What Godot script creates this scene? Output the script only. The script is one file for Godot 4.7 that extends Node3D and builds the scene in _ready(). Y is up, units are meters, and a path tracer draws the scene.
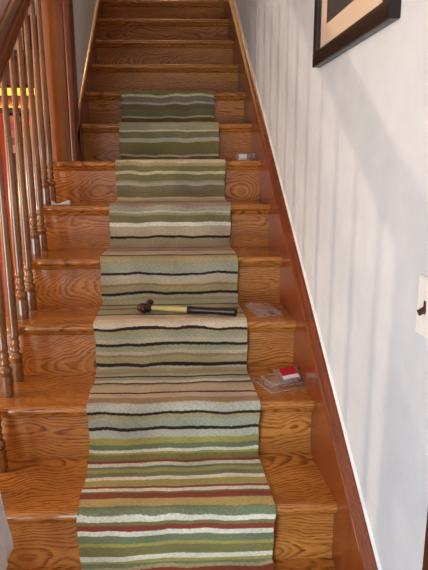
extends Node3D
# An oak staircase with a striped runner, seen from the hall at its foot.
# x = 0 is the face of the right skirt board, stairs climb towards -z.

const R := 0.19          # rise
const RUN := 0.2685      # run
const SK := 0.0479       # the old treads are set slightly off square
const NOSE := 0.029      # nosing overhang
const WALLX := 0.03      # plaster face of the right wall
const LEFTX := -0.876    # face of the left skirt board
const FLOOR_Y := -0.38
const TOP_K := 13
const SLOPE := R / RUN

var M := {}
var used := {}

# ------------------------------------------------------------------ helpers
func nz(k: float, x: float) -> float:      # z of the nosing of step k at x
	return -k * RUN + SK * x

func numbered(called: String) -> String:
	if not used.has(called):
		used[called] = 0
		return called
	used[called] += 1
	return "%s_%03d" % [called, used[called]]

func thing(called: String, label: String, category: String, at := Vector3.ZERO, group := "") -> Node3D:
	var o := Node3D.new()
	o.name = numbered(called)
	add_child(o)
	o.position = at
	o.set_meta("label", label)
	o.set_meta("category", category)
	if group != "":
		o.set_meta("group", group)
	return o

func struct_node(called: String, label := "") -> Node3D:
	var o := Node3D.new()
	o.name = numbered(called)
	add_child(o)
	o.set_meta("kind", "structure")
	o.set_meta("label", label)
	o.set_meta("category", called.split("_")[0])
	return o

func begin() -> SurfaceTool:
	var st := SurfaceTool.new()
	st.begin(Mesh.PRIMITIVE_TRIANGLES)
	return st

func tri(st: SurfaceTool, a: Vector3, b: Vector3, c: Vector3, na: Vector3, nb: Vector3, nc: Vector3, ua: Vector2, ub: Vector2, uc: Vector2) -> void:
	var g := (b - a).cross(c - a)
	if g.length() < 1e-12:
		return
	if g.dot(na + nb + nc) > 0.0:        # Godot's front faces run clockwise
		var t := b; b = c; c = t
		t = nb; nb = nc; nc = t
		var u := ub; ub = uc; uc = u
	for q in [[a, na, ua], [b, nb, ub], [c, nc, uc]]:
		st.set_normal(q[1]); st.set_uv(q[2]); st.add_vertex(q[0])

func quad(st: SurfaceTool, p: Array, n: Array, u: Array) -> void:
	tri(st, p[0], p[1], p[2], n[0], n[1], n[2], u[0], u[1], u[2])
	tri(st, p[0], p[2], p[3], n[0], n[2], n[3], u[0], u[2], u[3])

# a prism: outline in (A, B) run along C; edges meeting at less than 45 degrees are smoothed
func prism(st: SurfaceTool, poly: PackedVector2Array, o: Vector3, A: Vector3, B: Vector3, C: Vector3, uvo := Vector2.ZERO) -> void:
	var n := poly.size()
	var ccw := 0.0
	for i in n:
		ccw += poly[i].cross(poly[(i + 1) % n])
	var sgn := 1.0 if ccw > 0.0 else -1.0
	var en := []
	for i in n:
		var d := (poly[(i + 1) % n] - poly[i]).normalized()
		en.append(Vector2(d.y, -d.x) * sgn)
	var per := 0.0
	var Cn := C.normalized()
	# dual basis so that normals stay right when A, B, C are skewed
	var det := A.dot(B.cross(C))
	var gA := B.cross(C) / det
	var gB := C.cross(A) / det
	var gC := A.cross(B) / det
	for i in n:
		var j := (i + 1) % n
		var e: Vector2 = en[i]
		var ep: Vector2 = en[(i + n - 1) % n]
		var ex: Vector2 = en[j]
		var n0: Vector2 = (e + ep).normalized() if e.dot(ep) > 0.707 else e
		var n1: Vector2 = (e + ex).normalized() if e.dot(ex) > 0.707 else e
		var p0 := o + A * poly[i].x + B * poly[i].y
		var p1 := o + A * poly[j].x + B * poly[j].y
		var l := poly[i].distance_to(poly[j])
		var N0 := (gA * n0.x + gB * n0.y).normalized()
		var N1 := (gA * n1.x + gB * n1.y).normalized()
		var cl := C.length()
		quad(st, [p0, p1, p1 + C, p0 + C], [N0, N1, N1, N0], [uvo + Vector2(0, per), uvo + Vector2(0, per + l), uvo + Vector2(cl, per + l), uvo + Vector2(cl, per)])
		per += l
	var idx := Geometry2D.triangulate_polygon(poly)
	var nc := gC.normalized()
	for t in range(0, idx.size(), 3):
		var q := [poly[idx[t]], poly[idx[t + 1]], poly[idx[t + 2]]]
		var P := []
		for v in q:
			P.append(o + A * v.x + B * v.y)
		tri(st, P[0], P[1], P[2], -nc, -nc, -nc, uvo + q[0], uvo + q[1], uvo + q[2])
		tri(st, P[0] + C, P[1] + C, P[2] + C, nc, nc, nc, uvo + q[0], uvo + q[1], uvo + q[2])

func rect_poly(x0: float, y0: float, x1: float, y1: float, bev := 0.0) -> PackedVector2Array:
	if bev <= 0.0:
		return PackedVector2Array([Vector2(x0, y0), Vector2(x1, y0), Vector2(x1, y1), Vector2(x0, y1)])
	return PackedVector2Array([Vector2(x0 + bev, y0), Vector2(x1 - bev, y0), Vector2(x1, y0 + bev), Vector2(x1, y1 - bev), Vector2(x1 - bev, y1), Vector2(x0 + bev, y1), Vector2(x0, y1 - bev), Vector2(x0, y0 + bev)])

# axis box between two corners with bevelled edges along its longest side
func box(st: SurfaceTool, a: Vector3, b: Vector3, bev := 0.0, uvo := Vector2.ZERO) -> void:
	var s := b - a
	if s.x >= s.y and s.x >= s.z:
		prism(st, rect_poly(a.z, a.y, b.z, b.y, bev), Vector3(a.x, 0, 0), Vector3.BACK, Vector3.UP, Vector3(s.x, 0, 0), uvo)
	elif s.y >= s.z:
		prism(st, rect_poly(a.x, a.z, b.x, b.z, bev), Vector3(0, a.y, 0), Vector3.RIGHT, Vector3.BACK, Vector3(0, s.y, 0), uvo)
	else:
		prism(st, rect_poly(a.x, a.y, b.x, b.y, bev), Vector3(0, 0, a.z), Vector3.RIGHT, Vector3.UP, Vector3(0, 0, s.z), uvo)

# lathe about the axis dir through c; prof = [radius, height] pairs
func lathe(st: SurfaceTool, prof: Array, c: Vector3, dir := Vector3.UP, segs := 14) -> void:
	var w := dir.normalized()
	var u := w.cross(Vector3.RIGHT if absf(w.x) < 0.8 else Vector3.UP).normalized()
	var v := w.cross(u)
	for i in prof.size() - 1:
		var r0: float = prof[i][0]; var h0: float = prof[i][1]
		var r1: float = prof[i + 1][0]; var h1: float = prof[i + 1][1]
		var d := Vector2(r1 - r0, h1 - h0)
		if d.length() < 1e-6:
			continue
		d = d.normalized()
		var nn := Vector2(d.y, -d.x)
		var na := nn; var nb := nn
		if i > 0:
			var e := Vector2(r0 - prof[i - 1][0], h0 - prof[i - 1][1]).normalized()
			e = Vector2(e.y, -e.x)
			if e.dot(nn) > 0.5: na = (nn + e).normalized()
		if i < prof.size() - 2:
			var e2 := Vector2(prof[i + 2][0] - r1, prof[i + 2][1] - h1).normalized()
			e2 = Vector2(e2.y, -e2.x)
			if e2.dot(nn) > 0.5: nb = (nn + e2).normalized()
		for s in segs:
			var t0 := TAU * s / segs
			var t1 := TAU * (s + 1) / segs
			var q0 := u * cos(t0) + v * sin(t0)
			var q1 := u * cos(t1) + v * sin(t1)
			quad(st, [c + q0 * r0 + w * h0, c + q1 * r0 + w * h0, c + q1 * r1 + w * h1, c + q0 * r1 + w * h1],
				[q0 * na.x + w * na.y, q1 * na.x + w * na.y, q1 * nb.x + w * nb.y, q0 * nb.x + w * nb.y],
				[Vector2(h0, t0 * 0.02), Vector2(h0, t1 * 0.02), Vector2(h1, t1 * 0.02), Vector2(h1, t0 * 0.02)])

func obj(called: String, st: SurfaceTool, m: Material, parent: Node = null) -> MeshInstance3D:
	var o := MeshInstance3D.new()
	o.mesh = st.commit()
	o.material_override = m
	o.cast_shadow = GeometryInstance3D.SHADOW_CASTING_SETTING_ON
	if parent == null:
		o.name = numbered(called)
		add_child(o)
	else:
		o.name = called
		parent.add_child(o, true)
	return o

func tag(o: Node, label: String, category: String, group := "") -> void:
	o.set_meta("label", label)
	o.set_meta("category", category)
	if group != "":
		o.set_meta("group", group)

func structure(called: String, st: SurfaceTool, m: Material, label: String) -> MeshInstance3D:
	var o := obj(called, st, m)
	o.set_meta("kind", "structure")
	o.set_meta("label", label)
	o.set_meta("category", called.split("_")[0])
	return o

# a smooth sheet from a grid of points, closed into a solid of the given thickness
func sheet(st: SurfaceTool, P: Array, U: Array, thick: float, flip := false) -> void:
	var nr := P.size(); var nc: int = P[0].size()
	var N := []
	for r in nr:
		var row := []
		for c in nc:
			var du: Vector3 = P[r][mini(c + 1, nc - 1)] - P[r][maxi(c - 1, 0)]
			var dv: Vector3 = P[mini(r + 1, nr - 1)][c] - P[maxi(r - 1, 0)][c]
			var n := du.cross(dv).normalized()
			row.append(-n if flip else n)
		N.append(row)
	for r in nr - 1:
		for c in nc - 1:
			var q := [[r, c], [r, c + 1], [r + 1, c + 1], [r + 1, c]]
			var p := []; var n := []; var u := []; var pb := []; var nb := []
			for k in q:
				p.append(P[k[0]][k[1]]); n.append(N[k[0]][k[1]]); u.append(U[k[0]][k[1]])
				pb.append(P[k[0]][k[1]] - N[k[0]][k[1]] * thick); nb.append(-N[k[0]][k[1]])
			quad(st, p, n, u)
			quad(st, pb, nb, u)
	for side in [0, nc - 1]:
		var cc: int = side
		for r in nr - 1:
			var o: Vector3 = (P[r][cc] - P[r][1 if cc == 0 else nc - 2]).normalized()
			quad(st, [P[r][cc], P[r + 1][cc], P[r + 1][cc] - N[r + 1][cc] * thick, P[r][cc] - N[r][cc] * thick], [o, o, o, o], [U[r][cc], U[r + 1][cc], U[r + 1][cc], U[r][cc]])
	for end in [0, nr - 1]:
		var rr: int = end
		for c in nc - 1:
			var o2: Vector3 = (P[rr][c] - P[1 if rr == 0 else nr - 2][c]).normalized()
			quad(st, [P[rr][c], P[rr][c + 1], P[rr][c + 1] - N[rr][c + 1] * thick, P[rr][c] - N[rr][c] * thick], [o2, o2, o2, o2], [U[rr][c], U[rr][c + 1], U[rr][c + 1], U[rr][c]])

# ------------------------------------------------------------------ materials
func noise(sd: int, freq: float) -> FastNoiseLite:
	var n := FastNoiseLite.new()
	n.seed = sd
	n.frequency = freq
	n.fractal_octaves = 3
	return n

# plain-sawn oak: 1 m x 0.25 m, grain along u, with cathedral arches
func oak(sd: int, light: Color, dark: Color, arch: float, contrast: float, mirror := false) -> ImageTexture:
	var w := 768; var h := 192
	var rng := RandomNumberGenerator.new()
	rng.seed = sd
	var n1 := noise(sd, 1.0); var n2 := noise(sd + 7, 1.0); var n3 := noise(sd + 13, 1.0)
	n1.fractal_octaves = 2; n2.fractal_octaves = 2; n3.fractal_octaves = 1
	var vc := rng.randf_range(0.05, 0.17)
	var uc := rng.randf_range(0.15, 0.85)
	var bytes := PackedByteArray()
	bytes.resize(w * h * 3)
	var mid := light.lerp(dark, 0.35)
	for y in h:
		var v := 0.25 * y / h
		for x in w:
			var u := 1.0 * x / w
			if mirror:
				u = absf(2.0 * u - 1.0)
			var wob := n1.get_noise_2d(u * 3.0, v * 3.0) * 0.030 + n1.get_noise_2d(u * 9.0 + 50.0, v * 9.0) * 0.007
			var dv := v - vc + wob
			var du := (u - uc) * arch + n2.get_noise_2d(u * 3.0, 3.0) * 0.05
			var d := sqrt(dv * dv + du * du + 0.0002)
			# rings wide at the heart, close-set further out
			var rho := d / 0.0155 + d * d * 380.0 + n2.get_noise_2d(u * 4.0, v * 30.0) * 0.3
			var f := rho - floorf(rho)
			var late := smoothstep(0.3, 0.86, f) * (1.0 - smoothstep(0.88, 1.0, f))
			var fibre := n3.get_noise_2d(u * 28.0, v * 1100.0)
			late *= 0.35 + 0.65 * smoothstep(-0.35, 0.25, fibre + 0.8 * n3.get_noise_2d(u * 5.0 + 9.0, floorf(rho) * 3.7))
			var tone := n2.get_noise_2d(u * 2.0 + 30.0, v * 9.0)
			var c := light.lerp(mid, clampf(0.35 + tone * 0.8, 0.0, 1.0))
			c = c.lerp(dark, clampf(late * contrast + maxf(fibre, 0.0) * 0.4 * contrast, 0.0, 1.0))
			var i := (y * w + x) * 3
			bytes[i] = int(clampf(c.r, 0, 1) * 255.0); bytes[i + 1] = int(clampf(c.g, 0, 1) * 255.0); bytes[i + 2] = int(clampf(c.b, 0, 1) * 255.0)
	return ImageTexture.create_from_image(Image.create_from_data(w, h, false, Image.FORMAT_RGB8, bytes))

func wood(tex: Texture2D, tint: Color, rough := 0.3, coat := 0.5) -> StandardMaterial3D:
	var m := StandardMaterial3D.new()
	m.albedo_texture = tex
	m.albedo_color = tint
	m.roughness = rough
	m.uv1_scale = Vector3(1, 4, 1)
	m.clearcoat_enabled = coat > 0.0
	m.clearcoat = coat
	m.clearcoat_roughness = 0.12
	return m

func plain(c: Color, rough := 0.6, metal := 0.0) -> StandardMaterial3D:
	var m := StandardMaterial3D.new()
	m.albedo_color = c
	m.roughness = rough
	m.metallic = metal
	return m

func mottled(a: Color, b: Color, rough: float, scale: float, sd: int, bump := 0.0) -> StandardMaterial3D:
	var m := StandardMaterial3D.new()
	var nt := NoiseTexture2D.new()
	nt.width = 256; nt.height = 256; nt.seamless = true
	nt.noise = noise(sd, 0.02)
	var g := Gradient.new()
	g.set_color(0, a); g.set_color(1, b)
	nt.color_ramp = g
	m.albedo_texture = nt
	m.roughness = rough
	m.uv1_triplanar = true
	m.uv1_world_triplanar = true
	m.uv1_scale = Vector3.ONE * scale
	if bump > 0.0:
		var nb := NoiseTexture2D.new()
		nb.width = 256; nb.height = 256; nb.seamless = true
		nb.noise = noise(sd + 3, 0.06); nb.as_normal_map = true; nb.bump_strength = 2.0
		m.normal_enabled = true
		m.normal_texture = nb
		m.normal_scale = bump
	return m

func clear_plastic(a: float, c := Color(0.86, 0.88, 0.92)) -> StandardMaterial3D:
	var m := StandardMaterial3D.new()
	m.albedo_color = Color(c.r, c.g, c.b, a)
	m.transparency = BaseMaterial3D.TRANSPARENCY_ALPHA
	m.roughness = 0.08
	m.metallic_specular = 0.6
	return m

func glowing(c: Color, e: float) -> StandardMaterial3D:
	var m := plain(c, 0.5)
	m.emission_enabled = true
	m.emission = c
	m.emission_energy_multiplier = e
	return m

# the runner: colour code and the place (mm along the runner, from its upper end) where each stripe ends
const STRIPES := [["ol", 134], ["cr", 146], ["gb", 176], ["gc", 188], ["br", 218], ["gr", 255], ["cr", 265], ["br", 288], ["tn", 301], ["go", 400], ["gr", 470], ["cr", 490], ["br", 560], ["tn", 613], ["go", 640],
	["cr", 649], ["gr", 682], ["gc", 704], ["ol", 733], ["gr", 771], ["cr", 782], ["br", 830], ["go", 930], ["gr", 1000], ["br", 1080], ["cr", 1106], ["tn", 1121], ["gr", 1148], ["cr", 1163], ["gr", 1196], ["go", 1206], ["gc", 1220], ["gb", 1247], ["gr", 1283], ["cr", 1352], ["be", 1430], ["br", 1470],
	["pk", 1595], ["gg", 1613], ["cr", 1621], ["go", 1633], ["gr", 1666], ["wh", 1685], ["gc", 1697], ["be", 1731], ["dk", 1742], ["go", 1775], ["pk", 1814], ["br", 1840], ["pk", 1906], ["br", 1929], ["pe", 2030], ["dk", 2057], ["tn", 2096], ["gg", 2136], ["dk", 2146], ["gc", 2163], ["be", 2185], ["bt", 2196], ["tn", 2222], ["dk", 2234], ["gc", 2249], ["tn", 2268], ["gg", 2308],
	["dk", 2324], ["tn", 2374], ["dk", 2386], ["go", 2458], ["dk", 2473], ["be", 2509], ["pe", 2530], ["wb", 2579], ["dk", 2589], ["tn", 2606], ["gg", 2622], ["be", 2641], ["dk", 2653], ["go", 2675], ["be", 2690], ["bt", 2703], ["tn", 2729], ["dk", 2744], ["gc", 2760], ["tn", 2798], ["be", 2819], ["dk", 2832], ["gg", 2858], ["wb", 2882], ["dk", 2894], ["go", 2905], ["be", 2937], ["pe", 2966], ["dk", 2978], ["pe", 3014],
	["bt", 3050], ["gw", 3076], ["dk", 3086], ["tn", 3102], ["gg", 3134], ["dk", 3146], ["gw", 3176], ["yo", 3201], ["dg", 3222], ["wh", 3235], ["yo", 3253], ["ol", 3280], ["rd", 3296], ["wh", 3318], ["bg", 3333], ["yo", 3354], ["dg", 3378], ["wh", 3398], ["yo", 3426], ["tn", 3434], ["rd", 3445], ["wh", 3463], ["ol", 3471], ["rd", 3499], ["yt", 3537], ["dg", 3558], ["wh", 3577], ["ol", 3590], ["rd", 3609], ["wh", 3627], ["dg", 3654], ["yo", 3667], ["ol", 3701],
	["wh", 3720], ["yo", 3736], ["dg", 3752], ["tn", 3761], ["rd", 3800], ["wh", 3830], ["dg", 3880], ["yo", 3920], ["ol", 3980], ["wh", 4010], ["rd", 4050], ["dg", 4110], ["wh", 4140], ["yo", 4190], ["ol", 4300]]
const YARN := {"ol": Color(0.50, 0.47, 0.27), "cr": Color(0.80, 0.76, 0.62), "gb": Color(0.52, 0.48, 0.39), "gc": Color(0.71, 0.69, 0.62), "br": Color(0.47, 0.40, 0.28), "gr": Color(0.49, 0.47, 0.32), "tn": Color(0.66, 0.61, 0.45), "go": Color(0.62, 0.60, 0.48),
	"pk": Color(0.63, 0.53, 0.45), "gg": Color(0.63, 0.64, 0.55), "wh": Color(0.89, 0.87, 0.78), "be": Color(0.74, 0.69, 0.57), "dk": Color(0.15, 0.10, 0.06), "pe": Color(0.76, 0.67, 0.56), "bt": Color(0.61, 0.51, 0.37), "wb": Color(0.85, 0.79, 0.68), "gw": Color(0.72, 0.71, 0.64),
	"yo": Color(0.65, 0.61, 0.32), "dg": Color(0.46, 0.49, 0.36), "rd": Color(0.55, 0.24, 0.16), "bg": Color(0.42, 0.51, 0.43), "yt": Color(0.74, 0.66, 0.40)}
const RUG_LEN := 4.3

func runner_texture() -> Array:
	var w := 384; var h := 2048
	var nw := noise(91, 1.0); var nm := noise(17, 1.0)
	nw.fractal_octaves = 2
	nm.fractal_octaves = 1
	var ends := []
	var cols := []
	for s in STRIPES:
		ends.append(s[1] * 0.001)
		cols.append(YARN[s[0]])
	var look := PackedInt32Array()          # stripe at each half millimetre
	look.resize(8800)
	var k := 0
	for i in 8800:
		while k < ends.size() - 1 and i * 0.0005 > ends[k]:
			k += 1
		look[i] = k
	var bytes := PackedByteArray(); bytes.resize(w * h * 3)
	var hb := PackedByteArray(); hb.resize(w * h)
	for x in w:
		var u := 0.55 * x / w
		for y in h:
			var v := RUG_LEN * y / h
			var tooth := absf(fposmod(u / 0.0062, 1.0) - 0.5) * 0.0022
			var vv := v + nw.get_noise_2d(u * 5.0, v * 3.0) * 0.009 + nw.get_noise_2d(u * 60.0, v * 9.0) * 0.0012 + tooth
			var c: Color = cols[look[clampi(int(vv * 2000.0), 0, 8799)]]
			var f := 1.0 + nm.get_noise_2d(u * 90.0, v * 420.0) * 0.10 + nm.get_noise_2d(u * 260.0, v * 300.0) * 0.08 + nm.get_noise_2d(u * 6.0, v * 8.0) * 0.06
			var i := (y * w + x) * 3
			bytes[i] = int(clampf(c.r * f, 0, 1) * 255.0); bytes[i + 1] = int(clampf(c.g * f, 0, 1) * 255.0); bytes[i + 2] = int(clampf(c.b * f, 0, 1) * 255.0)
			hb[y * w + x] = int(clampf(128.0 + 60.0 * (1.0 if (x / 2 + y / 2) % 2 == 0 else -1.0) + 60.0 * nm.get_noise_2d(u * 200.0, v * 300.0), 0, 255))
	var img := Image.create_from_data(w, h, false, Image.FORMAT_RGB8, bytes)
	var hi := Image.create_from_data(w, h, false, Image.FORMAT_L8, hb)
	hi.convert(Image.FORMAT_RGBA8)
	hi.bump_map_to_normal_map(1.5)
	return [ImageTexture.create_from_image(img), ImageTexture.create_from_image(hi)]

func make_materials() -> void:
	var lt := Color(0.81, 0.54, 0.25); var dk := Color(0.49, 0.26, 0.09)
	M.riser = []
	for i in 6:
		M.riser.append(wood(oak(100 + i * 31, lt, dk, [0.16, 0.05, 0.24, 0.10, 0.04, 0.18][i], 0.85), Color(1, 1, 1), 0.4, 0.2))
		M.riser[i].uv1_scale = Vector3(0.9, 4, 1)
	M.tread = []
	for i in 3:
		M.tread.append(wood(oak(400 + i * 17, lt, dk, 0.03 + 0.03 * i, 0.85), Color(1, 1, 1), 0.27, 0.5))
		M.tread[i].uv1_scale = Vector3(0.9, 2.6, 1)
	M.nosing = wood(oak(520, lt, dk, 0.02, 0.85), Color(1, 1, 1), 0.27, 0.5)
	M.nosing.uv1_scale = Vector3(0.9, 4, 1)
	var red := oak(700, Color(0.52, 0.25, 0.10), Color(0.34, 0.14, 0.06), 0.02, 0.6, true)
	M.skirt = wood(red, Color(1, 1, 1), 0.28, 0.45)
	M.newel = wood(oak(733, Color(0.59, 0.335, 0.09), Color(0.46, 0.235, 0.06), 0.01, 0.35, true), Color(1, 1, 1), 0.3, 0.4)
	M.spindle = wood(oak(760, Color(0.54, 0.33, 0.15), Color(0.38, 0.20, 0.08), 0.01, 0.5, true), Color(1, 1, 1), 0.22, 0.6)
	M.rail = wood(red, Color(0.88, 0.82, 0.8), 0.22, 0.6)
	M.darkwood = wood(red, Color(0.55, 0.36, 0.3), 0.65, 0.0)
	M.casing = wood(red, Color(0.62, 0.5, 0.42), 0.35, 0.3)
	M.wall = mottled(Color(0.80, 0.83, 0.855), Color(0.84, 0.865, 0.885), 0.75, 1.2, 5, 0.12)
	M.cream = mottled(Color(0.78, 0.70, 0.58), Color(0.82, 0.74, 0.62), 0.85, 1.2, 6)
	M.ceiling = plain(Color(0.88, 0.87, 0.85), 0.9)
	M.caulk = plain(Color(0.92, 0.92, 0.92), 0.6)
	M.white = plain(Color(0.93, 0.93, 0.92), 0.35)
	M.floor = wood(oak(810, Color(0.60, 0.36, 0.18), Color(0.42, 0.22, 0.1), 0.02, 0.5), Color(1, 1, 1), 0.35, 0.3)
	M.frame = plain(Color(0.13, 0.075, 0.06), 0.35)
	M.mat = plain(Color(0.86, 0.77, 0.66), 0.9)
	M.photo = mottled(Color(0.08, 0.05, 0.04), Color(0.24, 0.15, 0.12), 0.6, 9.0, 44)
	M.toggle = plain(Color(0.27, 0.13, 0.11), 0.35)
	M.iron = plain(Color(0.28, 0.15, 0.12), 0.35, 0.3)
	M.grip = plain(Color(0.14, 0.05, 0.05), 0.3)
	M.yellow = plain(Color(0.82, 0.76, 0.48), 0.45)
	M.film = clear_plastic(0.10)
	M.film2 = clear_plastic(0.02, Color(0.7, 0.72, 0.76))
	M.filmedge = clear_plastic(0.35)
	M.fin = plain(Color(0.16, 0.12, 0.12), 0.4)
	M.redcard = plain(Color(0.72, 0.09, 0.16), 0.5)
	M.whitecard = plain(Color(0.92, 0.9, 0.9), 0.5)
	M.paper = plain(Color(0.86, 0.86, 0.84), 0.7)
	M.cloth = mottled(Color(0.88, 0.89, 0.91), Color(0.93, 0.93, 0.94), 0.9, 3.0, 60, 0.3)
	M.cloth.rim_enabled = true
	M.cloth.rim = 0.3
	M.brass = plain(Color(0.80, 0.6, 0.35), 0.25, 1.0)
	M.orange = plain(Color(0.62, 0.17, 0.06), 0.45)
	var rt := runner_texture()
	var rm := StandardMaterial3D.new()
	rm.albedo_texture = rt[0]
	rm.normal_enabled = true
	rm.normal_texture = rt[1]
	rm.normal_scale = 0.5
	rm.roughness = 0.95
	rm.rim_enabled = true
	rm.rim = 0.2
	M.runner = rm
	var pane := clear_plastic(0.06, Color(0.95, 0.97, 1.0))
	pane.roughness = 0.02
	M.pane = pane
	var art := clear_plastic(0.02, Color(0.9, 0.92, 0.95))
	art.metallic_specular = 0.2
	M.artglass = art

# ------------------------------------------------------------------ the light
func set_camera_and_light() -> void:
	var cam := Camera3D.new()
	cam.name = "camera"
	cam.fov = 54.95
	cam.near = 0.02
	cam.transform = Transform3D(Basis(Vector3(0.99608, -0.00483, 0.08834), Vector3(0.02377, 0.97642, -0.21457), Vector3(-0.08522, 0.21583, 0.9727)).orthonormalized(), Vector3(-0.4601, 1.12537, 1.05855))
	add_child(cam)
	cam.current = true
	var env := Environment.new()
	env.background_mode = Environment.BG_SKY
	var sky := Sky.new()
	var sm := ProceduralSkyMaterial.new()
	sm.sky_top_color = Color(0.55, 0.68, 0.9)
	sm.sky_horizon_color = Color(0.8, 0.86, 0.95)
	sm.ground_bottom_color = Color(0.3, 0.3, 0.28)
	sm.ground_horizon_color = Color(0.6, 0.62, 0.62)
	sky.sky_material = sm
	env.sky = sky
	env.background_energy_multiplier = 1.0
	env.ambient_light_source = Environment.AMBIENT_SOURCE_DISABLED
	env.tonemap_mode = Environment.TONE_MAPPER_LINEAR
	env.tonemap_exposure = 1.02
	env.sdfgi_enabled = true
	env.ssao_enabled = true
	env.ssil_enabled = true
	var we := WorldEnvironment.new()
	we.name = "environment"
	we.environment = env
	add_child(we)
	# daylight entering by the hall window behind the viewer
	area(Vector3(-1.80, 0.495, 1.79), Vector3(0, 0, -1), Vector2(1.3, 1.6), Color(0.83, 0.93, 1.0), 7.4, "hall_window_light")

func area(at: Vector3, dir: Vector3, size: Vector2, c: Color, e: float, called: String) -> void:
	var l := AreaLight3D.new()
	l.name = called
	l.area_size = size
	l.area_normalize_energy = true
	l.light_color = c
	l.light_energy = e
	l.area_range = 12.0
	l.area_attenuation = 2.0
	l.shadow_enabled = true
	l.look_at_from_position(at, at + dir, Vector3.UP if absf(dir.y) < 0.9 else Vector3.BACK)
	add_child(l)

func omni(at: Vector3, c: Color, e: float, size: float, called: String, parent: Node) -> void:
	var l := OmniLight3D.new()
	l.name = called
	l.light_color = c
	l.light_energy = e
	l.light_size = size
	l.omni_range = 14.0
	l.omni_attenuation = 2.0
	l.shadow_enabled = true
	parent.add_child(l)
	l.position = at

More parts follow.
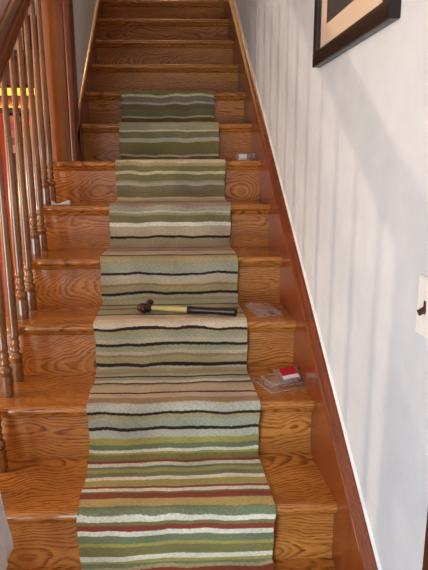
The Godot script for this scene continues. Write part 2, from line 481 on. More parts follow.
# ------------------------------------------------------------------ the setting
func build_shell() -> void:
	var st := begin()
	box(st, Vector3(WALLX, FLOOR_Y - 0.1, -4.7), Vector3(WALLX + 0.12, 4.9, 1.92))
	structure("wall_right", st, M.wall, "white plaster wall rising beside the stairs")
	st = begin()
	box(st, Vector3(-6.0, FLOOR_Y - 0.12, -3.9), Vector3(WALLX, FLOOR_Y, 1.92))
	structure("floor", st, M.floor, "oak floor of the hall and the room beside the stairs")
	# wall behind the viewer, with the glazed hall door
	var wb := struct_node("wall_back", "white hall wall with a glazed door opening")
	for q in [[Vector3(-6.0, FLOOR_Y, 1.8), Vector3(-2.50, 2.3, 1.92)], [Vector3(-1.10, FLOOR_Y, 1.8), Vector3(WALLX, 2.3, 1.92)], [Vector3(-2.50, 1.36, 1.8), Vector3(-1.10, 2.3, 1.92)]]:
		st = begin(); box(st, q[0], q[1]); obj("wall_panel", st, M.wall, wb)
	var w := struct_node("window_1", "white framed glazed double door behind the viewer")
	for q in [[Vector3(-2.50, FLOOR_Y, 1.83), Vector3(-2.45, 1.36, 1.90)], [Vector3(-1.15, FLOOR_Y, 1.83), Vector3(-1.10, 1.36, 1.90)], [Vector3(-2.45, 1.31, 1.83), Vector3(-1.15, 1.36, 1.90)], [Vector3(-2.45, FLOOR_Y, 1.83), Vector3(-1.15, FLOOR_Y + 0.06, 1.90)], [Vector3(-1.83, FLOOR_Y + 0.06, 1.83), Vector3(-1.77, 1.31, 1.90)]]:
		st = begin(); box(st, q[0], q[1], 0.006); obj("window_frame", st, M.white, w)
	for x in [-2.45, -1.77]:
		st = begin(); box(st, Vector3(x, FLOOR_Y + 0.06, 1.865), Vector3(x + 0.62, 1.31, 1.87)); obj("pane", st, M.pane, w)
	st = begin()
	box(st, Vector3(-6.12, FLOOR_Y - 0.1, -3.9), Vector3(-6.0, 2.3, 1.92))
	structure("wall_left", st, M.cream, "cream wall of the room beside the stairs")
	st = begin()
	box(st, Vector3(-6.0, FLOOR_Y, -3.72), Vector3(-1.02, 2.25, -3.6))
	structure("wall_room_end", st, M.cream, "cream end wall of the room behind the balusters")
	var cl := struct_node("ceiling", "white plaster ceilings of hall, room and stairwell")
	for q in [[Vector3(-6.0, 2.25, -3.9), Vector3(-1.0, 2.4, 1.92)], [Vector3(-1.0, 2.25, -0.2), Vector3(WALLX, 2.4, 1.92)], [Vector3(-1.1, 4.8, -4.7), Vector3(WALLX + 0.12, 4.92, -0.1)]]:
		st = begin(); box(st, q[0], q[1]); obj("ceiling_slab", st, M.ceiling, cl)
	var ws := struct_node("wall_stairwell", "white wall along the left of the upper stairs")
	for q in [[Vector3(-1.0, 0.9, -4.7), Vector3(-0.89, 4.8, -1.835)], [Vector3(-1.1, 2.4, -1.8), Vector3(-1.0, 4.8, -0.1)], [Vector3(-1.0, 2.4, -0.2), Vector3(WALLX, 4.8, -0.1)], [Vector3(-0.89, 2.3, -4.7), Vector3(WALLX, 4.8, -4.6)]]:
		st = begin(); box(st, q[0], q[1]); obj("wall_panel", st, M.wall, ws)
	# wall closing the space below the upper stairs
	st = begin()
	box(st, Vector3(-1.0, FLOOR_Y, -3.9), Vector3(-0.95, 0.9, -1.85))
	obj("wall_panel", st, M.cream, ws)
	# right skirt board with its moulded cap and the white caulk line
	var C := Vector3(0, R, -RUN)
	var up := Vector3(0, RUN, R).normalized()
	var cs := RUN / sqrt(R * R + RUN * RUN)
	var bd := struct_node("baseboard_right", "red-brown varnished skirt board along the white wall")
	var k0 := -0.7
	var kn := 14.0
	st = begin()
	prism(st, PackedVector2Array([Vector2(0, -0.24), Vector2(0.03, -0.24), Vector2(0.03, 0.125 * cs), Vector2(0, 0.125 * cs)]), C * k0, Vector3.RIGHT, up, C * kn)
	obj("board", st, M.skirt, bd)
	st = begin()
	prism(st, PackedVector2Array([Vector2(0.006, 0.122 * cs), Vector2(0.03, 0.122 * cs), Vector2(0.03, 0.158 * cs), Vector2(0.024, 0.160 * cs), Vector2(0.014, 0.154 * cs), Vector2(0.009, 0.147 * cs), Vector2(-0.001, 0.145 * cs), Vector2(-0.006, 0.141 * cs), Vector2(-0.007, 0.136 * cs), Vector2(-0.004, 0.131 * cs), Vector2(0.002, 0.129 * cs)]), C * k0, Vector3.RIGHT, up, C * kn, Vector2(0.2, 0.05))
	obj("cap_moulding", st, M.skirt, bd)
	st = begin()
	prism(st, PackedVector2Array([Vector2(0.0235, 0.159 * cs), Vector2(0.03, 0.158 * cs), Vector2(0.03, 0.170 * cs), Vector2(0.0275, 0.168 * cs), Vector2(0.0245, 0.164 * cs)]), C * k0, Vector3.RIGHT, up, C * kn)
	obj("caulk_line", st, M.caulk, bd)
	# left skirt board of the upper flight
	var bl := struct_node("baseboard_left", "narrow red-brown skirt board of the upper stairs")
	st = begin()
	prism(st, PackedVector2Array([Vector2(-0.89, -0.24), Vector2(LEFTX, -0.24), Vector2(LEFTX, 0.045 * cs), Vector2(-0.89, 0.045 * cs)]), C * 6.55, Vector3.RIGHT, up, C * 7.3)
	obj("board", st, M.skirt, bl)
	st = begin()
	prism(st, PackedVector2Array([Vector2(-0.89, 0.045 * cs), Vector2(LEFTX + 0.002, 0.045 * cs), Vector2(LEFTX + 0.005, 0.052 * cs), Vector2(LEFTX + 0.002, 0.060 * cs), Vector2(LEFTX - 0.006, 0.066 * cs), Vector2(-0.89, 0.068 * cs)]), C * 6.55, Vector3.RIGHT, up, C * 7.3, Vector2(0.3, 0.1))
	obj("cap_moulding", st, M.skirt, bl)
	# door in the right wall, beyond the switch
	var d := struct_node("door_1", "brown wooden door in the right wall by the light switch")
	for q in [[Vector3(0.008, FLOOR_Y, 0.196), Vector3(0.03, 1.72, 0.275)], [Vector3(0.008, FLOOR_Y, 1.02), Vector3(0.03, 1.72, 1.10)], [Vector3(0.008, 1.72, 0.196), Vector3(0.03, 1.80, 1.10)]]:
		st = begin(); box(st, q[0], q[1], 0.004); obj("casing", st, M.casing, d)
	st = begin(); box(st, Vector3(0.02, FLOOR_Y + 0.01, 0.275), Vector3(0.03, 1.72, 1.02)); obj("door_leaf", st, M.casing, d)
	st = begin(); lathe(st, [[0.0, 0.05], [0.02, 0.046], [0.026, 0.035], [0.02, 0.022], [0.009, 0.018], [0.009, 0.0]], Vector3(0.02, 0.6, 0.95), Vector3(-1, 0, 0)); obj("door_knob", st, M.brass, d)

const NOSING_DEPTH := 0.022

func nosing_poly() -> PackedVector2Array:
	# half-round front strip, in (z, y) with z = 0 at the front
	var p := PackedVector2Array()
	var r := 0.014
	p.append(Vector2(-NOSING_DEPTH, 0))
	for i in 9:
		var a := PI / 2 - PI * i / 8.0
		p.append(Vector2(-r + cos(a) * r, -r + sin(a) * r))
	p.append(Vector2(-NOSING_DEPTH, -2 * r))
	return p

func build_stairs() -> void:
	var s := thing("staircase", "oak staircase with golden-brown risers and treads beside the white wall", "staircase")
	var rng := RandomNumberGenerator.new()
	rng.seed = 4
	for k in range(-1, TOP_K + 1):
		var xl: float = -1.06 if k <= 6 else LEFTX
		var xr: float = -1.03 if k <= 6 else LEFTX
		var sx := Vector3(1, 0, SK)
		var st := begin()
		var back: float = -1.1 if k == TOP_K else -RUN - NOSE - 0.02
		prism(st, PackedVector2Array([Vector2(back, -0.028), Vector2(back, 0), Vector2(-NOSING_DEPTH - 0.0004, 0), Vector2(-NOSING_DEPTH - 0.0004, -0.028)]), Vector3(xl, k * R, nz(k, xl)), Vector3.BACK, Vector3.UP, sx * (-xl), Vector2(rng.randf() * 0.05, rng.randf() * 0.06))
		obj("tread", st, M.tread[absi(k * 5 + 1) % 3], s)
		st = begin()
		prism(st, nosing_poly(), Vector3(xl, k * R, nz(k, xl)), Vector3.BACK, Vector3.UP, sx * (-xl), Vector2(rng.randf() * 0.05, rng.randf() * 0.1))
		obj("nosing", st, M.nosing, s)
		st = begin()
		prism(st, rect_poly(-NOSE - 0.018, -R, -NOSE, -0.028), Vector3(xr, k * R, nz(k, xr)), Vector3.BACK, Vector3.UP, sx * (-xr), Vector2(rng.randf() * 0.07, rng.randf() * 0.06))
		obj("riser", st, M.riser[absi(k * 7 + 2) % 6], s)
		st = begin()
		prism(st, PackedVector2Array([Vector2(-NOSE, -0.028), Vector2(-NOSE + 0.016, -0.028), Vector2(-NOSE + 0.014, -0.034), Vector2(-NOSE + 0.008, -0.040), Vector2(-NOSE + 0.004, -0.044), Vector2(-NOSE, -0.045)]), Vector3(xr, k * R, nz(k, xr)), Vector3.BACK, Vector3.UP, sx * (-xr), Vector2(rng.randf() * 0.05, 0))
		obj("cove_moulding", st, M.tread[absi(k) % 3], s)
	# open side: cut stringer under the tread ends
	var poly2 := PackedVector2Array()
	for k in range(-1, 7):
		poly2.append(Vector2(nz(k, -1.0) - NOSE - 0.01, (k - 1) * R - (0.0 if k > -1 else 0.0) - (0.028 if k > -1 else 0.0)))
		poly2.append(Vector2(nz(k, -1.0) - NOSE - 0.01, k * R - 0.028))
	poly2.append(Vector2(nz(6, -1.0) - 0.25, 6 * R - 0.028))
	poly2.append(Vector2(nz(6, -1.0) - 0.25, FLOOR_Y))
	var st2 := begin()
	prism(st2, poly2, Vector3(-1.045, 0, 0), Vector3.BACK, Vector3.UP, Vector3(0.014, 0, 0))
	obj("stringer", st2, M.skirt, s)

func baluster_mesh(h: float) -> SurfaceTool:
	var st := begin()
	prism(st, rect_poly(-0.019, -0.019, 0.019, 0.019, 0.002), Vector3.ZERO, Vector3.RIGHT, Vector3.BACK, Vector3(0, 0.072, 0))
	var p := [[0.0175, 0.072], [0.0185, 0.078], [0.0235, 0.086], [0.0235, 0.093], [0.0185, 0.100], [0.0135, 0.104], [0.0135, 0.108], [0.0175, 0.112], [0.0180, 0.118], [0.0150, 0.123], [0.0142, 0.128], [0.0165, 0.134], [0.0178, 0.140], [0.0150, 0.146], [0.0140, 0.152], [0.0160, 0.160], [0.0185, 0.166], [0.0160, 0.172],
		[0.0150, 0.178], [0.0165, 0.21], [0.0172, 0.30], [0.0158, 0.42], [0.0135, 0.56], [0.0112, 0.70], [0.0098, h]]
	lathe(st, p, Vector3.ZERO, Vector3.UP, 16)
	return st

const RAIL_H := 0.785     # underside of the rail above the nosing line at x = -1

func build_balustrade() -> void:
	var b := thing("balustrade", "turned oak balusters under a red-brown sloping handrail along the open stair side", "balustrade")
	var bx := -0.995
	for k in range(-1, 6):
		for dz in [-0.100, -0.234]:
			var z: float = nz(k, bx) + dz
			var top := RAIL_H - SLOPE * z - 0.0 + 0.02
			var o := obj("baluster", baluster_mesh(top - k * R), M.spindle, b)
			o.position = Vector3(bx, k * R, z)
	# handrail, a moulded section run up the slope
	var C := Vector3(0, R, -RUN)
	var up := Vector3(0, RUN, R).normalized()
	var cs := RUN / sqrt(R * R + RUN * RUN)
	var st := begin()
	var prof := PackedVector2Array()
	var half := [[0.021, 0.0], [0.023, 0.016], [0.029, 0.024], [0.027, 0.040], [0.029, 0.056], [0.036, 0.072], [0.038, 0.088], [0.035, 0.104], [0.027, 0.115], [0.014, 0.121]]
	for q in half:
		prof.append(Vector2(q[0], q[1]))
	for i in range(half.size() - 1, -1, -1):
		prof.append(Vector2(-half[i][0], half[i][1]))
	var z0 := 0.25
	var z1 := -1.713
	prism(st, prof, Vector3(bx, RAIL_H - SLOPE * z0, z0), Vector3.RIGHT, up, Vector3(0, -SLOPE * (z1 - z0), z1 - z0), Vector2(0.1, 0))
	obj("handrail", st, M.rail, b)
	# starting newel at the foot
	st = begin()
	box(st, Vector3(bx - 0.045, FLOOR_Y, 0.24), Vector3(bx + 0.045, 0.82, 0.33), 0.006)
	lathe(st, [[0.05, 0.82], [0.06, 0.83], [0.06, 0.845], [0.04, 0.855], [0.05, 0.88], [0.05, 0.91], [0.03, 0.94], [0.0, 0.945]], Vector3(bx, 0, 0.285))
	obj("newel_post", st, M.newel, b)
	# tall square post that ends the upper wall
	var t := thing("square_post", "tall square brown wooden post standing at the end of the balusters", "post")
	var zf := nz(6, -0.95) - 0.055
	st = begin()
	box(st, Vector3(-1.02, 6 * R, zf - 0.12), Vector3(-0.906, 2.25, zf), 0.004, Vector2(0.1, 0.02))
	obj("post_body", st, M.newel, t)
	st = begin()
	prism(st, PackedVector2Array([Vector2(-0.906, zf - 0.12), Vector2(-0.906, zf + 0.002), Vector2(-0.902, zf + 0.008), Vector2(-0.894, zf + 0.010), Vector2(-0.884, zf + 0.008), Vector2(-0.878, zf + 0.002), Vector2(-0.876, zf - 0.008), Vector2(-0.876, zf - 0.12)]), Vector3(0, 6 * R, 0), Vector3.RIGHT, Vector3.BACK, Vector3(0, 2.25 - 6 * R, 0))
	obj("corner_moulding", st, M.skirt, t)

# ------------------------------------------------------------------ the runner
func build_runner() -> void:
	var path := []                 # [v, y, z] of the upper face at x = 0 (skew added later)
	var lift := 0.007
	var nv := 0.12
	var Ltr := 0.29777
	var Lri := 0.1922
	var r := 0.014 + lift
	for k in range(8, -1, -1):
		var zn := -k * RUN
		var vN := nv + (8 - k) * (Ltr + Lri)
		var v_back := vN - Ltr if k < 8 else 0.0
		var z_back := -(k + 1) * RUN - NOSE + 0.012 if k < 8 else zn - 0.12
		# tread, from the riser behind to the nosing
		var z_flat := zn - 0.014
		if k < 8:
			path.append([v_back + 0.006, k * R + lift + 0.006, z_back + 0.003])
		for i in 7:
			var t := (i + (0.5 if k < 8 else 0.0)) / 7.0
			var z := lerpf(z_back, z_flat, t)
			path.append([lerpf(v_back, vN - 0.012, t), k * R + lift, z])
		for i in 6:
			var a := PI / 2 * (1.0 - i / 5.0)
			path.append([vN - 0.012 + 0.024 * i / 5.0, k * R - 0.014 + sin(a) * r, zn - 0.014 + cos(a) * r])
		# riser, hanging from the nosing
		for i in range(1, 7):
			var t2 := i / 6.5
			path.append([lerpf(vN + 0.012, vN + Lri, t2), lerpf(k * R - 0.014, (k - 1) * R + lift, t2), lerpf(zn + lift, zn - NOSE + 0.013, t2)])
	var nw := noise(33, 1.0)
	var P := []
	var U := []
	var ncol := 14
	for q in path:
		var v: float = q[0]
		var kk := 8.0 - (v - 0.12) / 0.49
		var xl := lerpf(-0.722, -0.690, smoothstep(4.0, 5.6, kk)) + nw.get_noise_2d(v * 9.0, 1.0) * 0.007
		var xr := -0.172 + nw.get_noise_2d(v * 9.0, 40.0) * 0.006 - 0.004 * smoothstep(5.6, 4.0, kk)
		var rp := []
		var ru := []
		for c in ncol:
			var t := c / float(ncol - 1)
			var x := lerpf(xl, xr, t)
			var wv := nw.get_noise_2d(x * 7.0, v * 9.0)
			rp.append(Vector3(x, q[1] + absf(wv) * 0.002, q[2] + SK * x + wv * 0.0018))
			ru.append(Vector2(t, v / RUG_LEN))
		P.append(rp)
		U.append(ru)
	var st := begin()
	sheet(st, P, U, 0.0055, true)
	tag(obj("stair_runner", st, M.runner), "striped woven cotton runner in green, cream, grey and brick red laid down the stairs", "runner")

# ------------------------------------------------------------------ things
func build_hammer() -> void:
	var y := 3 * R + 0.0275
	var a := Vector3(-0.530, y, -0.950)        # head
	var b := Vector3(-0.207, y - 0.002, -0.868)
	var h := thing("hammer", "claw hammer with dark grip and pale yellow shaft lying on the runner", "hammer", a)
	var d := (b - a)
	var L := d.length()
	d = d.normalized()
	var up := Vector3.UP
	var side := d.cross(up).normalized()      # towards the viewer
	var st := begin()
	var pr := []
	for q in [[0.0, 0.008], [0.02, 0.0085], [0.09, 0.0095], [0.152, 0.0105]]:
		pr.append([q[1], q[0]])
	lathe(st, pr, Vector3.ZERO, d, 14)
	obj("shaft", st, M.yellow, h)
	st = begin()
	lathe(st, [[0.0, 0.146], [0.0125, 0.147], [0.0145, 0.152], [0.0135, 0.17], [0.0125, 0.22], [0.0135, 0.27], [0.0155, L - 0.012], [0.0165, L - 0.004], [0.014, L], [0.0, L + 0.001]], Vector3.ZERO, d, 16)
	obj("grip", st, M.grip, h)
	# head: eye block, neck and striking face, curved split claw
	st = begin()
	lathe(st, [[0.0, -0.046], [0.008, -0.045], [0.014, -0.040], [0.0175, -0.030], [0.018, -0.018], [0.0165, -0.006], [0.014, 0.004], [0.0105, 0.010], [0.0, 0.011]], Vector3.ZERO, d, 18)
	lathe(st, [[0.013, 0.0], [0.011, 0.014], [0.0105, 0.022], [0.0135, 0.028], [0.0145, 0.034], [0.0145, 0.048], [0.013, 0.051], [0.0, 0.0515]], -d * 0.010 - side * 0.006, (-side + up * 0.18).normalized(), 16)
	for s: float in [-1.0, 1.0]:
		var prev := []
		var segs := []
		for i in 7:
			var t := i / 6.0
			var c := side * (0.008 + 0.046 * t) - d * (0.018 - 0.012 * t * t) + up * (s * (0.006 + 0.003 * t))
			var hw := lerpf(0.012, 0.003, t)
			var hh := lerpf(0.0075, 0.0045, t)
			segs.append([c + d * hw + up * hh, c - d * hw + up * hh, c - d * hw - up * hh, c + d * hw - up * hh])
		for i in 6:
			for e in 4:
				var e2 := (e + 1) % 4
				var n: Vector3 = ((segs[i][e] + segs[i][e2]) * 0.5 - (segs[i][0] + segs[i][2]) * 0.5).normalized()
				quad(st, [segs[i][e], segs[i][e2], segs[i + 1][e2], segs[i + 1][e]], [n, n, n, n], [Vector2.ZERO, Vector2(1, 0), Vector2(1, 1), Vector2(0, 1)])
		quad(st, segs[6], [side, side, side, side], [Vector2.ZERO, Vector2(1, 0), Vector2(1, 1), Vector2(0, 1)])
		prev = segs
	var hd := obj("head", st, M.iron, h)
	hd.set_meta("label", "dark rusty-brown steel head")

# a crumpled clear film lid over a flat footprint; a, b = local half sizes
func film_pack(st: SurfaceTool, w: float, d: float, hgt: float, sd: int, crumple: float) -> void:
	var nn := noise(sd, 1.0)
	var P := []
	var U := []
	var n := 12
	for r in n + 1:
		var row := []
		var ur := []
		for c in n + 1:
			var u := c / float(n) * 2.0 - 1.0
			var v := r / float(n) * 2.0 - 1.0
			var m := maxf(absf(u), absf(v))
			var hh := hgt * (1.0 - smoothstep(0.62, 0.86, m)) + 0.001
			hh += crumple * absf(nn.get_noise_2d(u * 3.0, v * 3.0)) * (1.0 if m < 0.95 else 0.3)
			row.append(Vector3(u * w * (1.0 + 0.08 * nn.get_noise_2d(v * 2.0, 9.0)), hh, v * d * (1.0 + 0.08 * nn.get_noise_2d(u * 2.0, 5.0))))
			ur.append(Vector2(u, v))
		P.append(row)
		U.append(ur)
	sheet(st, P, U, 0.0008, true)

func wire_rect(st: SurfaceTool, w: float, d: float, y: float, r: float) -> void:
	var c := [Vector3(-w, y, -d), Vector3(w, y, -d), Vector3(w, y, d), Vector3(-w, y, d)]
	for i in 4:
		var e: Vector3 = c[(i + 1) % 4] - c[i]
		lathe(st, [[r, 0.0], [r, e.length()]], c[i], e, 6)

func build_packages() -> void:
	# on the third tread: flat clear pouch with a few brads left in it
	var t := thing("plastic_pouch", "crumpled clear plastic pouch on the tread beside the hammer grip", "packaging", Vector3(-0.092, 3 * R + 0.0005, -0.962))
	t.rotation.y = 0.12
	var st := begin()
	film_pack(st, 0.052, 0.092, 0.010, 5, 0.030)
	obj("film", st, M.film, t)
	for q in [[-0.012, 0.03, 0.6], [0.012, 0.038, -0.4], [0.028, 0.02, 0.9], [-0.002, 0.055, 0.2], [0.018, 0.06, 1.4]]:
		st = begin()
		var dd := Vector3(cos(q[2]), 0, sin(q[2]))
		lathe(st, [[0.0, -0.001], [0.003, -0.001], [0.003, 0.0005], [0.001, 0.001], [0.001, 0.022], [0.0, 0.025]], Vector3(q[0], 0.005, q[1]), dd, 8)
		obj("brad", st, M.fin, t)
	# on the second tread: clamshell with a red and white label card
	var t2 := thing("clamshell_package", "clear plastic clamshell package with a red and white label on the tread", "packaging", Vector3(-0.083, 2 * R + 0.0005, -0.700))
	t2.rotation.y = 0.35
	st = begin()
	film_pack(st, 0.068, 0.070, 0.018, 11, 0.005)
	var tray := obj("tray", st, M.film2, t2)
	st = begin()
	wire_rect(st, 0.066, 0.068, 0.002, 0.0012)
	wire_rect(st, 0.046, 0.046, 0.019, 0.0010)
	obj("tray_edge", st, M.filmedge, tray)
	var lid := Node3D.new()
	lid.name = "lid"
	t2.add_child(lid)
	lid.position = Vector3(0.040, 0.020, 0.004)
	lid.rotation = Vector3(0.30, -0.2, 0.12)
	st = begin()
	film_pack(st, 0.042, 0.046, 0.012, 23, 0.003)
	obj("lid_film", st, M.film2, lid)
	st = begin()
	wire_rect(st, 0.041, 0.045, 0.001, 0.0010)
	wire_rect(st, 0.030, 0.034, 0.013, 0.0010)
	obj("lid_edge", st, M.filmedge, lid)
	st = begin()
	box(st, Vector3(-0.028, 0.0145, -0.032), Vector3(0.028, 0.0155, 0.010))
	obj("red_label", st, M.redcard, lid)
	st = begin()
	box(st, Vector3(-0.028, 0.0145, 0.0105), Vector3(0.028, 0.0155, 0.028))
	obj("white_label", st, M.whitecard, lid)
	for i in 6:
		st = begin()
		box(st, Vector3(-0.052 + i * 0.013, 0.003, -0.01), Vector3(-0.050 + i * 0.013, 0.022, 0.045), 0.0008)
		obj("rib", st, M.film, t2)
	# on the sixth tread: little clear box by the skirt board
	var t3 := thing("clear_box", "small clear plastic box with a pale insert on an upper tread by the skirt board", "packaging", Vector3(-0.062, 6 * R + 0.0005, nz(6, 0) - 0.075))
	st = begin()
	box(st, Vector3(-0.045, 0, -0.022), Vector3(0.045, 0.036, 0.022), 0.004)
	obj("shell", st, M.film, t3)
	st = begin()
	box(st, Vector3(-0.030, 0.003, -0.012), Vector3(0.006, 0.030, 0.008), 0.002)
	obj("insert", st, M.whitecard, t3)
	# on the fifth tread, by the balusters: twisted white paper
	st = begin()
	var prev := []
	var nn := noise(71, 1.0)
	var P := []
	var U := []
	for i in 11:
		var u := i / 10.0
		var rad := 0.004 + 0.009 * smoothstep(0.3, 1.0, u) + 0.007 * (1.0 - smoothstep(0.0, 0.28, u))
		var row := []
		var ur := []
		for j in 13:
			var a := TAU * j / 12.0
			var rr := rad * (1.0 + 0.3 * nn.get_noise_2d(u * 5.0, cos(a) * 2.0 + sin(a)))
			row.append(Vector3(u * 0.068, rad * 0.75 + sin(a) * rr * 0.75, cos(a) * rr * 1.2))
			ur.append(Vector2(u, j / 12.0))
		P.append(row)
		U.append(ur)
	sheet(st, P, U, 0.0006)
	var pp := obj("paper_twist", st, M.paper)
	pp.scale = Vector3.ONE * 1.15
	pp.position = Vector3(-0.955, 5 * R + 0.001, nz(5, -0.95) - 0.035)
	tag(pp, "small white twisted scrap of paper on the tread beside the balusters", "paper")

func build_wall_things() -> void:
	# framed picture
	var f := thing("picture_frame", "dark brown framed picture with a cream mat on the white wall", "picture", Vector3(WALLX, 1.415, -0.4175))
	var hw := 0.2975
	var H := 0.52
	var fw := 0.042
	for q in [[Vector3(-0.025, 0, -hw), Vector3(0, fw, hw)], [Vector3(-0.025, H - fw, -hw), Vector3(0, H, hw)], [Vector3(-0.025, fw, -hw), Vector3(0, H - fw, -hw + fw)], [Vector3(-0.025, fw, hw - fw), Vector3(0, H - fw, hw)]]:
		var st := begin(); box(st, q[0], q[1], 0.002); obj("frame_rail", st, M.frame, f)
	var st2 := begin(); box(st2, Vector3(-0.013, fw, -hw + fw), Vector3(-0.003, H - fw, hw - fw)); obj("mat", st2, M.mat, f)
	st2 = begin(); box(st2, Vector3(-0.0145, fw + 0.062, -hw + fw + 0.062), Vector3(-0.0128, H - fw - 0.062, hw - fw - 0.062)); obj("print", st2, M.photo, f)
	st2 = begin(); box(st2, Vector3(-0.018, fw, -hw + fw), Vector3(-0.0165, H - fw, hw - fw)); obj("glass", st2, M.artglass, f)
	# light switch
	var s := thing("light_switch", "white light switch plate with a brown toggle on the wall", "switch", Vector3(WALLX, 0.858, 0.096))
	st2 = begin()
	prism(st2, PackedVector2Array([Vector2(-0.035, -0.057), Vector2(0.035, -0.057), Vector2(0.035, 0.057), Vector2(-0.035, 0.057)]), Vector3(-0.004, 0, 0), Vector3.BACK, Vector3.UP, Vector3(0.004, 0, 0))
	prism(st2, PackedVector2Array([Vector2(-0.032, -0.054), Vector2(0.032, -0.054), Vector2(0.032, 0.054), Vector2(-0.032, 0.054)]), Vector3(-0.006, 0, 0), Vector3.BACK, Vector3.UP, Vector3(0.003, 0, 0))
	obj("plate", st2, M.white, s)
	st2 = begin(); box(st2, Vector3(-0.008, -0.012, -0.0042), Vector3(-0.003, 0.013, 0.0042), 0.001); obj("toggle_slot", st2, M.toggle, s)
	st2 = begin()
	prism(st2, rect_poly(-0.005, -0.005, 0.005, 0.005, 0.0015), Vector3(-0.006, -0.003, 0), Vector3.BACK, Vector3(-0.35, 0.93, 0).normalized(), Vector3(-0.012, -0.007, 0))
	obj("toggle", st2, M.toggle, s)
	for y in [-0.03, 0.03]:
		st2 = begin(); lathe(st2, [[0.0035, 0.0], [0.0032, 0.001], [0.0, 0.0014]], Vector3(-0.006, y, 0), Vector3.LEFT, 10); obj("screw", st2, M.white, s)

func build_cloth() -> void:
	# white cloth slung over the handrail near the foot of the stairs
	var nn := noise(120, 1.0)
	var st := begin()
	var P := []
	var U := []
	for i in 31:
		var t := i / 30.0
		var y := lerpf(0.965, 0.118, t)
		var full := smoothstep(0.05, 0.85, t)
		var xi := -0.952
		var hem := [[1.1, -0.950], [0.9, -0.948], [0.45, -0.908], [0.37, -0.891], [0.26, -0.877], [0.20, -0.866], [0.175, -0.865], [0.14, -0.882], [0.10, -0.91]]
		for e in hem.size() - 1:
			if y <= hem[e][0] and y >= hem[e + 1][0]:
				xi = lerpf(hem[e][1], hem[e + 1][1], (hem[e][0] - y) / (hem[e][0] - hem[e + 1][0]))
		var row := []
		var ur := []
		for c in 25:
			var s := c / 24.0
			var z := lerpf(-0.20, 0.05, s)
			var fold := (cos(s * 21.0 + 1.5 * nn.get_noise_2d(t * 1.5, 3.0)) - 1.0) * 0.009 * full
			row.append(Vector3(xi + fold + 0.004 * nn.get_noise_2d(t * 4.0, s * 5.0), y - SLOPE * (z + 0.075) * (1.0 - full), z))
			ur.append(Vector2(s, t))
		P.append(row)
		U.append(ur)
	sheet(st, P, U, 0.003, true)
	# over the rail and down the far side
	P = []
	U = []
	for i in 15:
		var t := i / 14.0
		var row := []
		var ur := []
		for c in 13:
			var s := c / 12.0
			var z := lerpf(-0.20, 0.05, s)
			var base := RAIL_H - SLOPE * z
			var x := 0.0
			var y := 0.0
			if t < 0.35:
				var a := t / 0.35
				x = lerpf(-0.945, -1.045, a)
				y = base + 0.115 + 0.045 * sin(a * PI)
			else:
				x = -1.045 - 0.01 * (t - 0.35)
				y = base + 0.115 - (t - 0.35) * 0.5
			row.append(Vector3(x, y, z))
			ur.append(Vector2(s, t))
		P.append(row)
		U.append(ur)
	sheet(st, P, U, 0.003, true)
	tag(obj("white_cloth", st, M.cloth), "white cloth slung over the handrail near the foot of the stairs", "cloth")

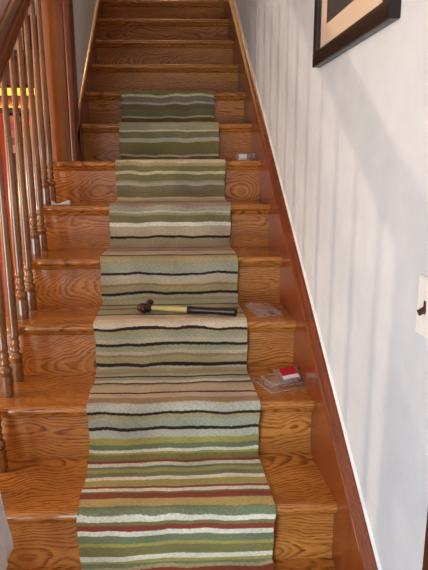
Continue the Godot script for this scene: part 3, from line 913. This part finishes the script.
func build_room() -> void:
	var d2 := struct_node("door_2", "dark brown wooden door in the end wall of the room")
	for q in [[Vector3(-1.52, FLOOR_Y, -3.6), Vector3(-1.44, 2.24, -3.575)], [Vector3(-1.10, FLOOR_Y, -3.6), Vector3(-1.03, 2.24, -3.575)], [Vector3(-1.44, 2.14, -3.6), Vector3(-1.10, 2.24, -3.575)]]:
		var sd := begin(); box(sd, q[0], q[1], 0.004); obj("casing", sd, M.darkwood, d2)
	var sl := begin(); box(sl, Vector3(-1.44, FLOOR_Y + 0.01, -3.6), Vector3(-1.10, 2.14, -3.585)); obj("door_leaf", sl, M.darkwood, d2)
	# lit wooden cabinet seen through the balusters
	var zf := -2.95
	var c := thing("display_cabinet", "dark wooden cabinet with a lit shelf and red-orange door behind the balusters", "cabinet", Vector3(-1.7, FLOOR_Y, zf))
	var o := Vector3(-1.7, FLOOR_Y, zf)
	var b := func(called: String, p0: Vector3, p1: Vector3, m: Material, bev := 0.003):
		var st := begin()
		box(st, p0 - o, p1 - o, bev)
		return obj(called, st, m, c)
	b.call("side_panel", Vector3(-2.23, FLOOR_Y, zf - 0.45), Vector3(-2.20, 1.86, zf), M.darkwood)
	b.call("side_panel", Vector3(-1.13, FLOOR_Y, zf - 0.45), Vector3(-1.10, 1.86, zf), M.darkwood)
	b.call("back_panel", Vector3(-2.20, FLOOR_Y, zf - 0.45), Vector3(-1.13, 1.86, zf - 0.43), M.rail)
	b.call("top_panel", Vector3(-2.25, 1.83, zf - 0.45), Vector3(-1.08, 1.87, zf + 0.02), M.darkwood)
	b.call("fascia", Vector3(-2.20, 1.655, zf - 0.03), Vector3(-1.13, 1.83, zf), M.darkwood)
	b.call("shelf", Vector3(-2.20, 1.468, zf - 0.43), Vector3(-1.13, 1.508, zf), M.darkwood)
	b.call("shelf", Vector3(-2.20, 1.17, zf - 0.43), Vector3(-1.13, 1.205, zf), M.darkwood)
	# red-orange door
	b.call("door", Vector3(-2.20, 0.0, zf), Vector3(-1.525, 1.468, zf + 0.02), M.orange, 0.004)
	# drawers with brass pulls
	for y in [0.60, 0.735, 0.87]:
		var yy: float = y
		var dr: MeshInstance3D = b.call("drawer", Vector3(-1.52, yy, zf - 0.02), Vector3(-1.135, yy + 0.125, zf + 0.005), M.darkwood)
		for xx in [-1.485, -1.395]:
			var st := begin()
			lathe(st, [[0.004, 0.0], [0.005, 0.006], [0.010, 0.014], [0.008, 0.020], [0.0, 0.022]], Vector3(xx + 0.0, yy + 0.0625, zf + 0.005) - o, Vector3.BACK, 10)
			obj("knob", st, M.brass, dr)
	b.call("plinth", Vector3(-1.52, FLOOR_Y, zf - 0.02), Vector3(-1.135, 0.595, zf), M.darkwood)
	b.call("apron", Vector3(-1.52, 1.0, zf - 0.02), Vector3(-1.135, 1.17, zf), M.darkwood)
	var brod := begin()
	lathe(brod, [[0.003, 0.0], [0.003, 0.26]], Vector3(-1.51, 0.988, zf + 0.012) - o, Vector3.RIGHT, 8)
	obj("towel_bar", brod, M.brass, c)
	# strip lamp under the fascia
	var lamp := thing("strip_lamp", "glowing yellow strip lamp under the cabinet top behind the balusters", "lamp", Vector3(-1.70, 1.61, zf - 0.02))
	var st2 := begin()
	box(st2, Vector3(-0.44, -0.022, -0.008), Vector3(0.44, 0.024, 0.008), 0.004)
	obj("lamp_tube", st2, glowing(Color(1.0, 0.82, 0.25), 1.1), lamp)
	st2 = begin()
	box(st2, Vector3(-0.45, 0.024, -0.012), Vector3(0.45, 0.034, 0.012), 0.002)
	obj("lamp_housing", st2, M.darkwood, lamp)
	var al := AreaLight3D.new()
	al.name = "strip_lamp_light"
	al.area_size = Vector2(0.86, 0.02)
	al.light_color = Color(1.0, 0.62, 0.25)
	al.light_energy = 1.6
	al.area_range = 8.0
	al.shadow_enabled = true
	lamp.add_child(al)
	al.look_at_from_position(Vector3(-1.70, 1.584, zf - 0.03), Vector3(-1.70, 1.2, zf - 0.12), Vector3.BACK)
	# two stacks of books on the lit shelf
	var cols := [[Color(0.85, 0.42, 0.22), "orange"], [Color(0.85, 0.28, 0.33), "pink"], [Color(0.80, 0.45, 0.42), "salmon"], [Color(0.55, 0.30, 0.26), "brown"], [Color(0.84, 0.62, 0.52), "pale pink"]]
	var cols2 := [[Color(0.90, 0.20, 0.24), "red"], [Color(0.90, 0.55, 0.15), "amber"], [Color(0.92, 0.66, 0.25), "yellow"], [Color(0.62, 0.35, 0.18), "tan"], [Color(0.83, 0.40, 0.36), "coral"]]
	var si := 0
	for list in [cols, cols2]:
		var x0: float = -1.515 if si == 0 else -1.432
		var y0 := 1.205
		for i in 5:
			var q: Array = list[4 - i]
			var hgt: float = [0.055, 0.048, 0.052, 0.05, 0.046][i]
			var bk := thing("book", "%s book lying in the %s stack on the lit cabinet shelf" % [q[1], "left" if si == 0 else "right"], "book", Vector3(x0 + 0.035, y0, zf - 0.13), "books on the lit cabinet shelf")
			bk.set_meta("label", "%s book lying flat in a stack on the lit cabinet shelf" % q[1])
			var bm := plain(q[0], 0.5)
			for e in [[0.0, 0.005], [hgt - 0.005, hgt]]:
				var s3 := begin()
				box(s3, Vector3(-0.036, e[0], -0.1), Vector3(0.036, e[1], 0.1))
				obj("cover", s3, bm, bk)
			var s4 := begin()
			box(s4, Vector3(-0.036, 0.005, 0.095), Vector3(0.036, hgt - 0.005, 0.1))
			obj("spine", s4, bm, bk)
			s4 = begin()
			box(s4, Vector3(-0.033, 0.005, -0.096), Vector3(0.033, hgt - 0.005, 0.095))
			obj("pages", s4, M.mat, bk)
			y0 += hgt
		si += 1
	# table lamp in the room: its light throws the baluster shadows on the wall
	var tb := thing("side_table", "round wooden side table in the room beside the stairs", "table", Vector3(-4.6, FLOOR_Y, -0.7))
	var s5 := begin(); lathe(s5, [[0.0, 0.70], [0.28, 0.70], [0.30, 0.715], [0.29, 0.73], [0.0, 0.732]], Vector3.ZERO, Vector3.UP, 24); obj("table_top", s5, M.newel, tb)
	s5 = begin(); lathe(s5, [[0.2, 0.0], [0.2, 0.02], [0.06, 0.05], [0.035, 0.12], [0.05, 0.35], [0.03, 0.6], [0.06, 0.70]], Vector3.ZERO, Vector3.UP, 16); obj("pedestal", s5, M.newel, tb)
	var tl := thing("table_lamp", "white globe table lamp on the round side table", "lamp", Vector3(-4.6, FLOOR_Y + 0.732, -0.7))
	s5 = begin(); lathe(s5, [[0.09, 0.0], [0.09, 0.02], [0.03, 0.05], [0.045, 0.18], [0.02, 0.34], [0.03, 0.40]], Vector3.ZERO, Vector3.UP, 16); obj("lamp_base", s5, M.brass, tl)
	s5 = begin(); lathe(s5, [[0.03, 0.40], [0.08, 0.44], [0.11, 0.52], [0.10, 0.60], [0.06, 0.66], [0.0, 0.68]], Vector3.ZERO, Vector3.UP, 20); obj("lamp_globe", s5, glowing(Color(1.0, 0.88, 0.72), 3.0), tl)
	omni(Vector3(0, 0.54, 0), Color(1.0, 0.87, 0.76), 5.2, 0.07, "table_lamp_light", tl)
	var pl := thing("pendant_lamp", "white globe pendant lamp under the ceiling of the room", "lamp", Vector3(-4.5, 2.25, 0.15))
	s5 = begin(); lathe(s5, [[0.06, 0.0], [0.06, -0.02], [0.01, -0.03], [0.01, -0.36], [0.03, -0.38]], Vector3.ZERO, Vector3.UP, 12); obj("lamp_stem", s5, M.brass, pl)
	s5 = begin(); lathe(s5, [[0.03, -0.38], [0.10, -0.42], [0.13, -0.50], [0.10, -0.58], [0.0, -0.63]], Vector3.ZERO, Vector3.UP, 20); obj("lamp_globe", s5, glowing(Color(1.0, 0.88, 0.72), 3.0), pl)
	omni(Vector3(0, -0.5, 0), Color(1.0, 0.89, 0.78), 2.0, 0.09, "pendant_lamp_light", pl)

func build_upstairs_lamp() -> void:
	var u := thing("ceiling_lamp", "small round glass lamp under the ceiling above the stairs", "lamp", Vector3(-0.43, 4.8, -3.9))
	var st := begin(); lathe(st, [[0.0, 0.0], [0.12, 0.0], [0.12, -0.02], [0.10, -0.03]], Vector3.ZERO, Vector3.UP, 20); obj("lamp_mount", st, M.brass, u)
	st = begin(); lathe(st, [[0.10, -0.03], [0.105, -0.07], [0.08, -0.11], [0.0, -0.13]], Vector3.ZERO, Vector3.UP, 20); obj("lamp_globe", st, glowing(Color(1.0, 0.8, 0.55), 1.5), u)
	omni(Vector3(0, -0.08, 0), Color(1.0, 0.72, 0.45), 0.75, 0.07, "ceiling_lamp_light", u)

func _ready() -> void:
	set_camera_and_light()
	make_materials()
	build_shell()
	build_stairs()
	build_balustrade()
	build_runner()
	build_hammer()
	build_packages()
	build_wall_things()
	build_cloth()
	build_room()
	build_upstairs_lamp()
